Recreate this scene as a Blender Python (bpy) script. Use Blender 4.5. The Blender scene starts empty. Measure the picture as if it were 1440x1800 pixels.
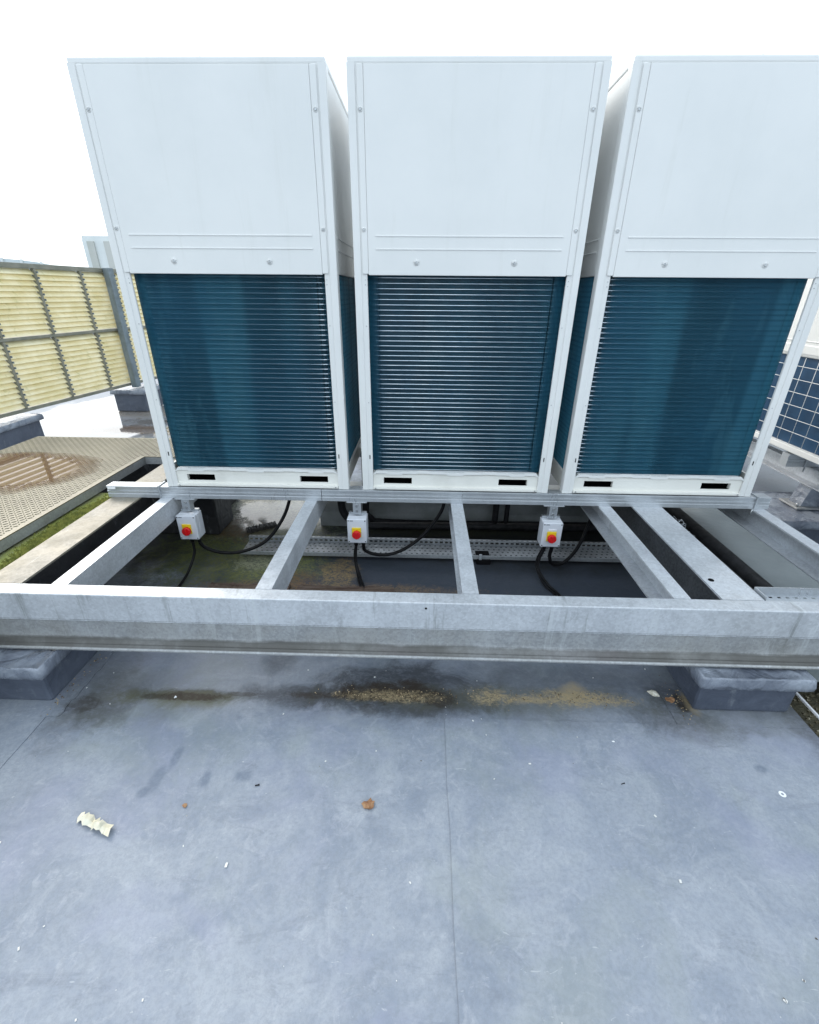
import bpy, bmesh, math, random
from mathutils import Vector, Matrix
random.seed(7)
S = bpy.context.scene
C = S.collection
R = math.radians

# ------------------------------------------------------------------ camera
CAM = Vector((1.2924, -2.1289, 0.9023))
yaw, pit, rol, FPX = 0.0252, 0.452, 0.0084, 802.46
fw = Vector((-math.sin(yaw)*math.cos(pit), math.cos(yaw)*math.cos(pit), -math.sin(pit)))
rt = Vector((math.cos(yaw), math.sin(yaw), 0)); up = rt.cross(fw)
r2 = rt*math.cos(rol)+up*math.sin(rol); u2 = -rt*math.sin(rol)+up*math.cos(rol)
cd = bpy.data.cameras.new('camera'); cam = bpy.data.objects.new('camera', cd); C.objects.link(cam)
M = Matrix((r2, u2, -fw)).transposed().to_4x4(); M.translation = CAM; cam.matrix_world = M
cd.sensor_fit = 'VERTICAL'; cd.sensor_height = 36; cd.lens = 36*FPX/1800
cd.shift_y = -4/1800*-1
cd.clip_end = 2000; cd.clip_start = 0.05
S.camera = cam

# ------------------------------------------------------------------ world, sun
SUN_EL, SUN_AZ = 38, -45          # azimuth measured from +Y towards +X
w = bpy.data.worlds.new('World'); S.world = w; w.use_nodes = True
nt = w.node_tree; nt.nodes.clear()
sky = nt.nodes.new('ShaderNodeTexSky'); sky.sky_type = 'NISHITA'; sky.sun_disc = False
sky.sun_elevation = R(SUN_EL); sky.sun_rotation = R(SUN_AZ)
sky.air_density = 1.0; sky.dust_density = 3.0; sky.ozone_density = 2.0
bg = nt.nodes.new('ShaderNodeBackground'); bg.inputs['Strength'].default_value = 0.13
mixc = nt.nodes.new('ShaderNodeMix'); mixc.data_type = 'RGBA'
mixc.inputs[0].default_value = 0.62                      # thin overcast veil over the blue
mixc.inputs[7].default_value = (7.0, 7.9, 8.5, 1)
wo = nt.nodes.new('ShaderNodeOutputWorld')
tc = nt.nodes.new('ShaderNodeTexCoord'); cl = nt.nodes.new('ShaderNodeTexNoise'); cl.inputs['Scale'].default_value = 2.2; cl.inputs['Detail'].default_value = 6; cl.inputs['Roughness'].default_value = .6
nt.links.new(tc.outputs['Generated'], cl.inputs['Vector'])
clr = nt.nodes.new('ShaderNodeValToRGB'); clr.color_ramp.elements[0].position = .36; clr.color_ramp.elements[1].position = .66
clr.color_ramp.elements[0].color = (5.3/9, 6.3/9, 7.0/9, 1); clr.color_ramp.elements[1].color = (8.2/9, 8.8/9, 1, 1)
clm = nt.nodes.new('ShaderNodeVectorMath'); clm.operation = 'SCALE'; clm.inputs['Scale'].default_value = 9.0
nt.links.new(cl.outputs['Fac'], clr.inputs[0]); nt.links.new(clr.outputs[0], clm.inputs[0]); nt.links.new(clm.outputs[0], mixc.inputs[7])
nt.links.new(sky.outputs[0], mixc.inputs[6]); nt.links.new(mixc.outputs[2], bg.inputs[0]); nt.links.new(bg.outputs[0], wo.inputs[0])
sd = bpy.data.lights.new('sun', 'SUN'); sd.energy = 0.75; sd.angle = R(24); sd.color = (1, .95, .86)
sun = bpy.data.objects.new('sun', sd); C.objects.link(sun)
dirv = Vector((math.sin(R(SUN_AZ))*math.cos(R(SUN_EL)), math.cos(R(SUN_AZ))*math.cos(R(SUN_EL)), math.sin(R(SUN_EL))))
sun.rotation_euler = dirv.to_track_quat('Z', 'Y').to_euler()
S.view_settings.view_transform = 'Standard'; S.view_settings.look = 'None'; S.view_settings.gamma = 1
S.view_settings.use_curve_mapping = False
S.view_settings.exposure = 1.12
S.render.engine = 'CYCLES'

# ------------------------------------------------------------------ material helpers
class NT:
    def __init__(s, name):
        s.m = bpy.data.materials.new(name); s.m.use_nodes = True; s.t = s.m.node_tree
        s.b = s.t.nodes['Principled BSDF']
        g = s.t.nodes.new('ShaderNodeNewGeometry'); s.P = g.outputs['Position']
    def n(s, k): return s.t.nodes.new(k)
    def l(s, a, b): s.t.links.new(a, b)
    def put(s, sock, v):
        if isinstance(v, (int, float)): sock.default_value = v
        elif isinstance(v, tuple): sock.default_value = v if len(sock.default_value) == len(v) else v+(1,)
        else: s.l(v, sock)
    def noise(s, scale, detail=4, rough=.55, stretch=(1, 1, 1), dist=0, off=(0, 0, 0)):
        mp = s.n('ShaderNodeMapping'); mp.inputs['Scale'].default_value = stretch; mp.inputs['Location'].default_value = off
        s.l(s.P, mp.inputs[0]); x = s.n('ShaderNodeTexNoise'); x.inputs['Scale'].default_value = scale
        x.inputs['Detail'].default_value = detail; x.inputs['Roughness'].default_value = rough; x.inputs['Distortion'].default_value = dist
        s.l(mp.outputs[0], x.inputs['Vector']); return x.outputs['Fac']
    def ramp(s, v, a, b, lo=0., hi=1.):
        r = s.n('ShaderNodeMapRange'); r.interpolation_type = 'SMOOTHSTEP'
        s.put(r.inputs[0], v); r.inputs[1].default_value = a; r.inputs[2].default_value = b
        r.inputs[3].default_value = lo; r.inputs[4].default_value = hi; return r.outputs[0]
    def math(s, op, a, b=0.):
        r = s.n('ShaderNodeMath'); r.operation = op; s.put(r.inputs[0], a); s.put(r.inputs[1], b); return r.outputs[0]
    def mix(s, f, a, b):
        r = s.n('ShaderNodeMix'); r.data_type = 'RGBA'; s.put(r.inputs[0], f); s.put(r.inputs[6], a); s.put(r.inputs[7], b); return r.outputs[2]
    def bump(s, h, strength=.3, dist=.01):
        b = s.n('ShaderNodeBump'); b.inputs['Strength'].default_value = strength; b.inputs['Distance'].default_value = dist
        s.put(b.inputs['Height'], h); s.l(b.outputs[0], s.b.inputs['Normal'])
    def blob(s, cx, cy, rx, ry, nz, soft=.45, amt=.9):
        """soft irregular patch on a horizontal surface, 0..1"""
        v = s.n('ShaderNodeMapping'); v.inputs['Location'].default_value = (-cx/rx, -cy/ry, 0); v.inputs['Scale'].default_value = (1/rx, 1/ry, 0)
        s.l(s.P, v.inputs[0]); ln = s.n('ShaderNodeVectorMath'); ln.operation = 'LENGTH'; s.l(v.outputs[0], ln.inputs[0])
        d = s.math('ADD', ln.outputs['Value'], s.math('MULTIPLY', s.math('SUBTRACT', nz, .5), amt*2))
        return s.ramp(d, 1+soft*.5, 1-soft*.5)
    def fin(s, col, rough=.5, metal=0., spec=None):
        s.put(s.b.inputs['Base Color'], col); s.put(s.b.inputs['Roughness'], rough); s.put(s.b.inputs['Metallic'], metal)
        if spec is not None: s.b.inputs['Specular IOR Level'].default_value = spec
        return s.m

def simple(name, a, b=None, sc=12, rough=.5, metal=0., bump=0., stretch=(1, 1, 1), lo=.35, hi=.65, bs=60, bd=.002, spec=None):
    t = NT(name)
    col = a
    if b: col = t.mix(t.ramp(t.noise(sc, 5, .6, stretch), lo, hi), a, b)
    rr = t.ramp(t.noise(sc*1.7, 3, .5, stretch), .3, .7, max(rough-.08, .02), rough+.08)
    if bump: t.bump(t.noise(bs, 3, .6), bump, bd)
    return t.fin(col, rr, metal, spec)

def galv(name, light=.50, dark=.34, tint=(.96, 1.0, 1.05), dirt=.0, metal=.35, rough=.45, sp=1., streak=True, drips=0.):
    t = NT(name)
    v = t.n('ShaderNodeTexVoronoi'); v.inputs['Scale'].default_value = 130*sp; t.l(t.P, v.inputs['Vector'])
    vs = t.n('ShaderNodeSeparateColor'); t.l(v.outputs['Color'], vs.inputs[0])
    n1 = t.noise(3.2*sp, 7, .72, (1, 1, 1), .4); n2 = t.noise(60*sp, 5, .7)
    n3 = t.noise(5, 7, .75, (1.5, 1.5, .3), .3, (2, 5, 1))
    f = t.math('ADD', t.math('MULTIPLY', vs.outputs[0], .12), t.math('ADD', t.math('MULTIPLY', n1, .45), t.math('ADD', t.math('MULTIPLY', n2, .25), t.math('MULTIPLY', n3, .25))))
    f = t.ramp(f, .36, .70)
    a = tuple(dark*x for x in tint); b = tuple(light*x for x in tint)
    c = t.mix(f, a, b)
    # white oxide bloom
    bl = t.ramp(t.noise(70, 6, .8, (1, 1, .6), .4), .58, .70)
    bl = t.math('MULTIPLY', bl, t.ramp(t.noise(2.6, 4, .6, (1, 1, 1), 0, (7, 7, 7)), .42, .62))
    if streak: c = t.mix(t.math('MULTIPLY', bl, .45), c, (.70, .74, .76))
    dk = t.ramp(t.noise(4.5, 7, .8, (1.4, 1, .5), .5, (3, 1, 2)), .60, .72)
    c = t.mix(t.math('MULTIPLY', dk, .35), c, (.14, .145, .14))
    sc = t.ramp(t.noise(30, 2, .5, (8, .35, 1), .2), .70, .73)
    c = t.mix(t.math('MULTIPLY', sc, .30), c, (.72, .76, .78))
    if drips:
        d = t.ramp(t.noise(6, 6, .75, (3.2, .3, .16), .15, (1, 2, 3)), .55, .68)
        c = t.mix(t.math('MULTIPLY', d, drips), c, (.17, .18, .165))
        d = t.ramp(t.noise(7, 6, .75, (3.4, .3, .2), .2, (8, 2, 3)), .57, .66)
        c = t.mix(t.math('MULTIPLY', d, drips*.8), c, (.62, .65, .66))
    if dirt: c = t.mix(t.math('MULTIPLY', t.ramp(t.noise(3.2, 6, .7), .38, .66), dirt), c, (.20, .165, .10))
    t.bump(t.math('ADD', n2, t.math('MULTIPLY', n1, .8)), .16, .003)
    return t.fin(c, t.ramp(n3, .3, .7, rough-.1, rough+.15), metal)

def srgbdark(r, g, b): return (r, g, b)

M_ = {}
M_['galv'] = galv('galvanised_steel', .68, .48)
M_['galv_front'] = galv('galvanised_front_beam', .62, .44, drips=.55)
M_['galv_shade'] = galv('shade_dark_galvanising', .20, .09, (.95, 1, 1.05), 0, .3, .6, 1., False)  # dark tone paints the shade between the wide beam's flanges
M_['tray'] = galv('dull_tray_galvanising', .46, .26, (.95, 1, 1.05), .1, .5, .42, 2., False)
M_['galv_dirty'] = galv('weathered_galvanised_steel', .44, .28, (.97, 1, 1.02), .22, drips=.35)
M_['galv_beige'] = galv('beige_stained_steel', .27, .14, (1.08, .99, .82), .55, metal=.1)
t_ = M_['galv_dirty'].node_tree; b_ = t_.nodes['Principled BSDF']
def ledge_dirt():
    T = NT.__new__(NT); T.m = M_['galv_dirty']; T.t = t_; T.b = b_
    g = T.n('ShaderNodeNewGeometry'); T.P = g.outputs['Position']
    sep = T.n('ShaderNodeSeparateXYZ'); T.l(T.P, sep.inputs[0])
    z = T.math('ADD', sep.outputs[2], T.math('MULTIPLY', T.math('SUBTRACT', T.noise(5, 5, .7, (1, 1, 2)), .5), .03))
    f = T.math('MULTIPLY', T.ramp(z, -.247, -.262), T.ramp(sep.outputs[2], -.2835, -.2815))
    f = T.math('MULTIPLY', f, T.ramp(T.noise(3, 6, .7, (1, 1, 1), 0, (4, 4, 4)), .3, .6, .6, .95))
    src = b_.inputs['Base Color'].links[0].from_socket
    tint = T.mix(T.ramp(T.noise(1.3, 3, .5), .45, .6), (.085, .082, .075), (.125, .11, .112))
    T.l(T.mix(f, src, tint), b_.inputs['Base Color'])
ledge_dirt()
M_['rail'] = galv('new_galvanised_strut', .56, .46, (.95, 1.0, 1.05), 0, metal=.6, rough=.34, sp=2, streak=False)
M_['white'] = None
def white_paint():
    t = NT('white_powder_coat')
    n1 = t.noise(2.2, 5, .6); n2 = t.noise(9, 5, .7, (1.3, 1.3, .12), .3)
    c = t.mix(t.ramp(n1, .3, .7), (.68, .685, .67), (.73, .73, .712))
    c = t.mix(t.math('MULTIPLY', t.ramp(n2, .54, .72), .16), c, (.5, .5, .44))
    t.bump(t.noise(180, 2, .5), .06, .001)
    return t.fin(c, t.ramp(n1, .3, .7, .34, .46), 0)
M_['white'] = white_paint()
M_['cream'] = simple('cream_white_paint', (.76, .75, .70), (.66, .65, .60), 6, .42, lo=.45, hi=.8)
M_['screw'] = simple('screw_steel', (.5, .52, .53), (.35, .36, .37), 80, .35, .8)
M_['black'] = simple('black_cable_sheath', (.006, .006, .007), (.012, .012, .013), 30, .45, spec=.15)
M_['void'] = simple('black_interior', (.006, .006, .007), None, 10, .8, spec=.1)
M_['lagging'] = simple('black_pipe_lagging', (.009, .009, .010), (.02, .02, .022), 25, .6, spec=.25, bump=.4, bs=90, bd=.003)
M_['grey_box'] = simple('light_grey_plastic', (.70, .72, .76), (.66, .68, .72), 10, .4)
M_['yellow'] = simple('yellow_plastic', (.85, .62, .02), None, 10, .35)
M_['red'] = simple('red_plastic', (.70, .012, .015), None, 10, .28)
M_['print'] = simple('grey_print', (.14, .15, .18), None, 10, .5)
M_['white_label'] = simple('white_label', (.82, .82, .84), None, 10, .4)
def coil_mat():
    t = NT('blue_coated_fins')
    n = t.noise(5, 5, .65, (1, 1, .12), .2); n2 = t.noise(1.6, 4, .6, (1, 1, .5)); n3 = t.noise(30, 3, .6, (.12, .12, 1.6))
    sep = t.n('ShaderNodeSeparateXYZ'); t.l(t.P, sep.inputs[0])
    wv = t.math('SINE', t.math('MULTIPLY', t.math('SUBTRACT', sep.outputs[2], .088), 2*math.pi*42/.881))
    n = t.noise(4, 2, .4, (1, 1, .04), .1); n5 = t.noise(9, 3, .6, (1, 1, .25), .3, (4, 0, 0))
    c = t.mix(t.ramp(n, .44, .54), (.036, .150, .225), (.075, .28, .39))
    c = t.mix(t.math('MULTIPLY', t.ramp(n5, .5, .65), .5), c, (.11, .33, .43))
    c = t.mix(t.ramp(n2, .38, .62, 0, .7), c, (.048, .21, .33))
    c = t.mix(t.math('MULTIPLY', t.ramp(wv, -.2, .9), t.ramp(n3, .35, .6, .15, .5)), c, (.025, .115, .18))
    return t.fin(c, .34, .2)
M_['fin'] = coil_mat()
M_['tube'] = simple('coil_tube_metal', (.86, .90, .94), (.62, .70, .78), 14, .14, 1.)
M_['louvre'] = None
def louvre():
    t = NT('cream_louvre_slats')
    n1 = t.noise(5, 5, .65); n2 = t.noise(14, 5, .7, (1, 1, .4), .3)
    c = t.mix(t.ramp(n1, .3, .7), (.68, .59, .32), (.80, .72, .48))
    c = t.mix(t.math('MULTIPLY', t.ramp(n2, .54, .7), .45), c, (.36, .34, .10))
    t.bump(n1, .05, .004)
    return t.fin(c, .42, 0)
M_['louvre'] = louvre()
M_['louvre_grey'] = simple('grey_louvre_slats', (.44, .45, .40), (.34, .35, .31), 5, .5)
M_['mullion'] = simple('olive_grey_mullion', (.17, .17, .13), (.24, .23, .18), 9, .5)
M_['post'] = simple('blue_grey_post_steel', (.20, .24, .26), (.14, .17, .18), 8, .5, .2)
M_['membrane_dark'] = None
def membrane_dark(name, a, b, rough=.42, bs=9, bstr=.5):
    t = NT(name)
    n1 = t.noise(4, 6, .65); n2 = t.noise(bs, 3, .5, (1, 1, 1), 1.2)
    c = t.mix(t.ramp(n1, .32, .68), a, b)
    c = t.mix(t.math('MULTIPLY', t.ramp(t.noise(13, 6, .75, (1, 1, .5)), .56, .72), .4), c, (.26, .28, .30))
    t.bump(n2, bstr, .02)
    return t.fin(c, t.ramp(n1, .3, .7, rough-.12, rough+.1), 0)
M_['membrane_dark'] = membrane_dark('dark_membrane_wrap', (.055, .066, .092), (.095, .11, .145))
M_['lead'] = membrane_dark('lead_cap_sheet', (.11, .125, .16), (.30, .33, .38), .30, 9, 1.)
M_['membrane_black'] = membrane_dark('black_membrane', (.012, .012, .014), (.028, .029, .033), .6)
M_['timber'] = simple('rotten_timber', (.055, .03, .02), (.14, .10, .075), 18, .85, bump=.8, stretch=(.3, 2, 1), bs=40, bd=.006)
M_['plank'] = simple('dark_old_plank', (.03, .028, .027), (.06, .055, .05), 18, .8, bump=.5)
M_['paper'] = simple('cream_paper', (.72, .68, .55), (.6, .56, .42), 30, .7, bump=.3)
M_['leaf'] = simple('brown_leaf', (.22, .10, .045), (.34, .20, .10), 60, .7, bump=.4)
M_['stone'] = simple('pale_stone', (.72, .70, .62), (.5, .46, .36), 60, .7, bump=.4)
M_['litter'] = simple('white_litter', (.8, .8, .8), None, 10, .5)
M_['moss'] = simple('green_moss', (.27, .27, .06), (.15, .165, .035), 30, .9, bump=.8)
M_['copper'] = simple('pink_copper_tube', (.6, .34, .28), (.5, .28, .22), 20, .3, .9)

def floor_mat(front):
    t = NT('grey_roof_membrane' if front else 'grey_roof_membrane_mossy')
    nl = t.noise(.9, 5, .6, (1, 1, 1), .3); nm = t.noise(4.5, 7, .68, (1, 1, 1), .6); nf = t.noise(38, 4, .65); nb = t.noise(6, 6, .72, (1, 1, 1), .5, (5, 2, 0))
    ns = t.noise(9, 7, .8, (.5, 1.6, 1), .8, (1, 8, 0))
    c = t.mix(t.ramp(nl, .35, .65), (.205, .235, .285), (.285, .315, .365))
    c = t.mix(t.math('MULTIPLY', t.ramp(nm, .38, .68), .65), c, (.36, .385, .42))
    c = t.mix(t.math('MULTIPLY', t.ramp(ns, .52, .68), .32), c, (.125, .14, .175))
    c = t.mix(t.math('MULTIPLY', t.ramp(t.noise(17, 6, .75, (1, 1, 1), 1., (3, 3, 0)), .52, .66), .38), c, (.40, .42, .46))
    c = t.mix(t.math('MULTIPLY', t.ramp(nf, .35, .7), .22), c, (.34, .36, .38))
    c = t.mix(t.math('MULTIPLY', t.ramp(t.noise(95, 5, .8), .42, .62), .22), c, (.13, .145, .17))
    # lilac and greenish drifts of old dirt
    c = t.mix(t.math('MULTIPLY', t.ramp(t.noise(2.3, 4, .6, (1, 1, 1), .4, (9, 0, 0)), .48, .66), .30), c, (.26, .275, .38))
    c = t.mix(t.math('MULTIPLY', t.ramp(t.noise(2.9, 5, .65, (1, 1, 1), .4, (0, 7, 0)), .50, .68), .32), c, (.25, .28, .26))
    # pale scuffs, short scratches
    sc = t.ramp(t.noise(26, 2, .6, (1, 3.2, 1), 1.6, (2, 4, 0)), .70, .76)
    c = t.mix(t.math('MULTIPLY', sc, .45), c, (.48, .50, .52))
    sp = t.n('ShaderNodeTexVoronoi'); sp.inputs['Scale'].default_value = 11; t.l(t.P, sp.inputs['Vector'])
    c = t.mix(t.math('MULTIPLY', t.ramp(sp.outputs['Distance'], .02, .01), .5), c, (.6, .6, .58))
    sp2 = t.n('ShaderNodeTexVoronoi'); sp2.inputs['Scale'].default_value = 6.3; t.l(t.P, sp2.inputs['Vector'])
    c = t.mix(t.math('MULTIPLY', t.ramp(sp2.outputs['Distance'], .02, .012), .6), c, (.05, .05, .05))
    spk = t.ramp(t.noise(60, 5, .8, (.6, 1, 1), .6), .36, .56, .68, 1.)
    spk2 = t.ramp(t.noise(85, 6, .85, (.7, 1, 1), .8), .42, .56, .12, 1.)
    # shade under the units and walkway, painted darker into the membrane colour
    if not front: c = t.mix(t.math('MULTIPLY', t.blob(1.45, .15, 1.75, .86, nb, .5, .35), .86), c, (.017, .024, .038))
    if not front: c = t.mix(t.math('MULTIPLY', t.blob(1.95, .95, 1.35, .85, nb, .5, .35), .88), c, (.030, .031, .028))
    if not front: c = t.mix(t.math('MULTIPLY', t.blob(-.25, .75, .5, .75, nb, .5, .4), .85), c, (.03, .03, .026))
    if not front: c = t.mix(t.math('MULTIPLY', t.blob(1.2, 3.4, 2.2, 1.9, nb, .5, .4), .7), c, (.07, .07, .065))  # darker tone on the far roof
    if not front: c = t.mix(t.math('MULTIPLY', t.blob(4.4, 1.7, 1.9, 1.6, nb, .5, .4), .65), c, (.07, .072, .07))  # darker tone on the floor below the wire-guarded unit
    def patch(c, cx, cy, rx, ry, col, k, nz=nb, soft=.5, amt=.9, sk=None):
        f = t.math('MULTIPLY', t.blob(cx, cy, rx*1.15, ry*1.2, nz, soft+.5, amt*1.25), sk or spk)
        return t.mix(t.math('MULTIPLY', f, k), c, col)
    # silt line that dries out along the front beam
    dark = (.032, .030, .029)
    for (x, y, rx, ry, k) in ((1.22, -.79, .24, .08, 1.), (1.22, -.88, .26, .05, .9), (1.02, -.86, .17, .035, .9), (1.42, -.86, .13, .07, .7), (.42, -.885, .16, .022, 1.), (.42, -.885, .10, .018, .9), (.80, -.87, .16, .04, .8),
                              (.14, -.92, .10, .10, .45), (.05, -.86, .10, .20, .35), (2.27, -.83, .07, .06, .8), (2.3, -.98, .14, .05, .35), (.72, -.68, .06, .07, .55),
                              (2.0, -.76, .5, .07, .35), (1.7, -.82, .6, .10, .28), (2.74, -.9, .08, .25, .5), (2.18, -.92, .12, .05, .4)):
        if (y < -.6) != front: continue
        c = patch(c, x, y, rx, ry, dark, k)
    if front: c = t.mix(t.math('MULTIPLY', t.blob(1.3, -.70, 1.9, .27, nb, .6, .3), .40), c, (.075, .09, .115))  # broad band of shade near the beam, painted into the floor colour
    for (x, y, rx, ry) in ((.475, -1.215, .016, .034), (.455, -1.262, .014, .012), (.63, -1.215, .013, .018), (.745, -1.20, .025, .018), (.50, -1.14, .012, .03), (2.42, -1.12, .02, .012)):
        if (y < -.6) != front: continue
        c = patch(c, x, y, rx, ry, (.11, .14, .19), .6)
    olive = (.10, .10, .055)
    for (x, y, rx, ry, k) in ((.40, -.90, .20, .03, .55), (1.62, -.86, .5, .05, .35), (.2, -.9, .2, .12, .25), (2.5, -.93, .3, .05, .25)):
        if (y < -.6) != front: continue
        c = patch(c, x, y, rx, ry, olive, k)
    for (x, y, rx, ry, k) in ((1.20, -.838, .17, .040, 1.), (1.08, -.862, .10, .016, .9), (1.38, -.872, .05, .030, .8), (.44, -.889, .11, .016, .95), (.30, -.895, .05, .010, .6), (.90, -.868, .07, .014, .7), (.63, -.872, .05, .008, .5), (1.12, -.93, .03, .02, .5), (.05, -.94, .05, .03, .55), (2.30, -.86, .02, .035, .9)):
        if (y < -.6) != front: continue
        c = patch(c, x, y, rx, ry, (.030, .024, .019), k, t.noise(15, 7, .8, (.7, 1, 1), .8, (x, 0, 0)), .2, 1.1)
    ochre = (.34, .27, .16)
    for (x, y, rx, ry, k) in ((1.20, -.862, .14, .020, .75), (1.57, -.85, .055, .030, .95), (1.66, -.86, .05, .016, .8), (1.86, -.848, .10, .030, .95), (1.98, -.85, .10, .024, .9),
                              (1.90, -.825, .04, .04, .7), (1.74, -.86, .06, .012, .5), (2.33, -.85, .02, .04, .6)):
        if (y < -.6) != front: continue
        c = patch(c, x, y, rx, ry, ochre, k, t.noise(24, 6, .85, (1, 1, 1), 1.), .7, 1.5, spk2) if k > .7 else patch(c, x, y, rx, ry, ochre, k)
    # algae and mud in the bays below the units
    for (x, y, rx, ry, k, col) in ((.25, .22, .40, .30, .9, (.13, .15, .035)), (.45, .05, .22, .20, .7, (.22, .23, .09)), (.30, .75, .45, .26, .75, (.36, .37, .28)), (.16, .50, .22, .13, .95, (.10, .05, .025)), (.36, .40, .12, .10, .8, (.22, .22, .14)),
                                   (.85, -.02, .08, .11, .9, (.30, .21, .10)), (.62, -.13, .10, .10, .9, (.16, .095, .05)), (.05, -.1, .28, .3, .5, (.05, .055, .02)), (1.0, -.17, .42, .04, .8, (.22, .15, .09)), (.42, -.18, .25, .05, .7, (.16, .10, .06)), (.38, .08, .10, .08, .8, (.30, .31, .22)), (1.3, .50, .7, .06, .5, (.08, .085, .04)), (1.9, -.3, .3, .10, .35, (.10, .12, .15)), (1.2, -.35, .3, .12, .35, (.10, .12, .15))):
        if (y < -.6) != front: continue
        c = patch(c, x, y, rx, ry, col, k, t.noise(9, 7, .8, (1, 1, 1), 1.1, (x, y, 0)), .5, 1.4, spk2)
    # rust-red silt banks at the big puddle
    for (x, y, rx, ry, k, col) in ((-1.75, 2.75, .5, .16, .9, (.13, .07, .035)), (-1.6, 3.1, .5, .14, .9, (.06, .05, .045)), (-2.2, 3.6, .7, .25, .5, (.3, .2, .08))):
        if (y < -.6) != front: continue
        c = patch(c, x, y, rx, ry, col, k, nb, .4, .8)
    # standing water: the roughness falls, the colour darkens a little
    wet = t.blob(-2.1, 2.9, 1.35, 1.9, nl, .25, .9)
    wet2 = t.blob(.32, .72, .34, .24, nm, .5, .9)
    wall = t.math('MAXIMUM', wet, t.math('MULTIPLY', wet2, .9))
    if front: wall = t.math('MULTIPLY', 0., 0.)
    c = t.mix(t.math('MULTIPLY', wall, .45), c, (.10, .09, .07))
    rr = t.ramp(nm, .3, .7, .46, .66)
    ro = t.math('ADD', t.math('MULTIPLY', rr, t.math('SUBTRACT', 1., wall)), t.math('MULTIPLY', wall, .035))
    h = t.math('ADD', t.math('MULTIPLY', nf, .35), t.math('ADD', nm, t.math('MULTIPLY', ns, .5)))
    h = t.math('ADD', h, t.math('MULTIPLY', t.noise(1.8, 3, .5, (1, .6, 1), .8), 3.0))
    h = t.math('MULTIPLY', h, t.math('SUBTRACT', 1., t.math('MULTIPLY', wall, .93)))
    t.bump(h, .30, .008)
    t.put(t.b.inputs['Specular IOR Level'], t.math('ADD', .14, t.math('MULTIPLY', wall, .5)))
    return t.fin(c, ro, 0)
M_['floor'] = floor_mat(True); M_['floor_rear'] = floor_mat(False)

def walk_mat():
    t = NT('wet_checker_plate')
    n1 = t.noise(3, 6, .65); n2 = t.noise(18, 5, .7)
    c = t.mix(t.ramp(n1, .3, .7), (.10, .088, .05), (.17, .15, .095))
    c = t.mix(t.math('MULTIPLY', t.ramp(n2, .45, .7), .4), c, (.10, .08, .045))
    wet = t.blob(-1.22, .30, .62, .32, t.noise(2.0, 3, .5), .30, .5)
    c = t.mix(t.math('MULTIPLY', wet, .75), c, (.15, .075, .035))  # brown base adds the fence reflection's orange to the puddle colour
    ro = t.math('ADD', t.math('MULTIPLY', t.math('SUBTRACT', 1., wet), .30), .03)
    t.bump(t.math('MULTIPLY', n2, t.math('SUBTRACT', 1., wet)), .15, .004)
    return t.fin(c, ro, t.math('MULTIPLY', t.math('SUBTRACT', 1., wet), .1))
M_['walk'] = walk_mat()
def moss_board():
    t = NT('mossy_pale_board')
    n1 = t.noise(5, 6, .7, (1, .6, 1)); n2 = t.noise(28, 5, .7)
    c = t.mix(t.ramp(n1, .3, .7), (.24, .22, .155), (.36, .34, .27))
    m = t.math('MULTIPLY', t.blob(-.40, -.25, .10, .9, t.noise(6, 6, .7), .8, .8), t.ramp(n2, .25, .5, .5, 1))
    c = t.mix(m, c, (.24, .27, .05))
    t.bump(t.math('ADD', n2, t.math('MULTIPLY', m, 2.)), .5, .008)
    return t.fin(c, .7, 0)
M_['mossboard'] = moss_board()

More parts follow.
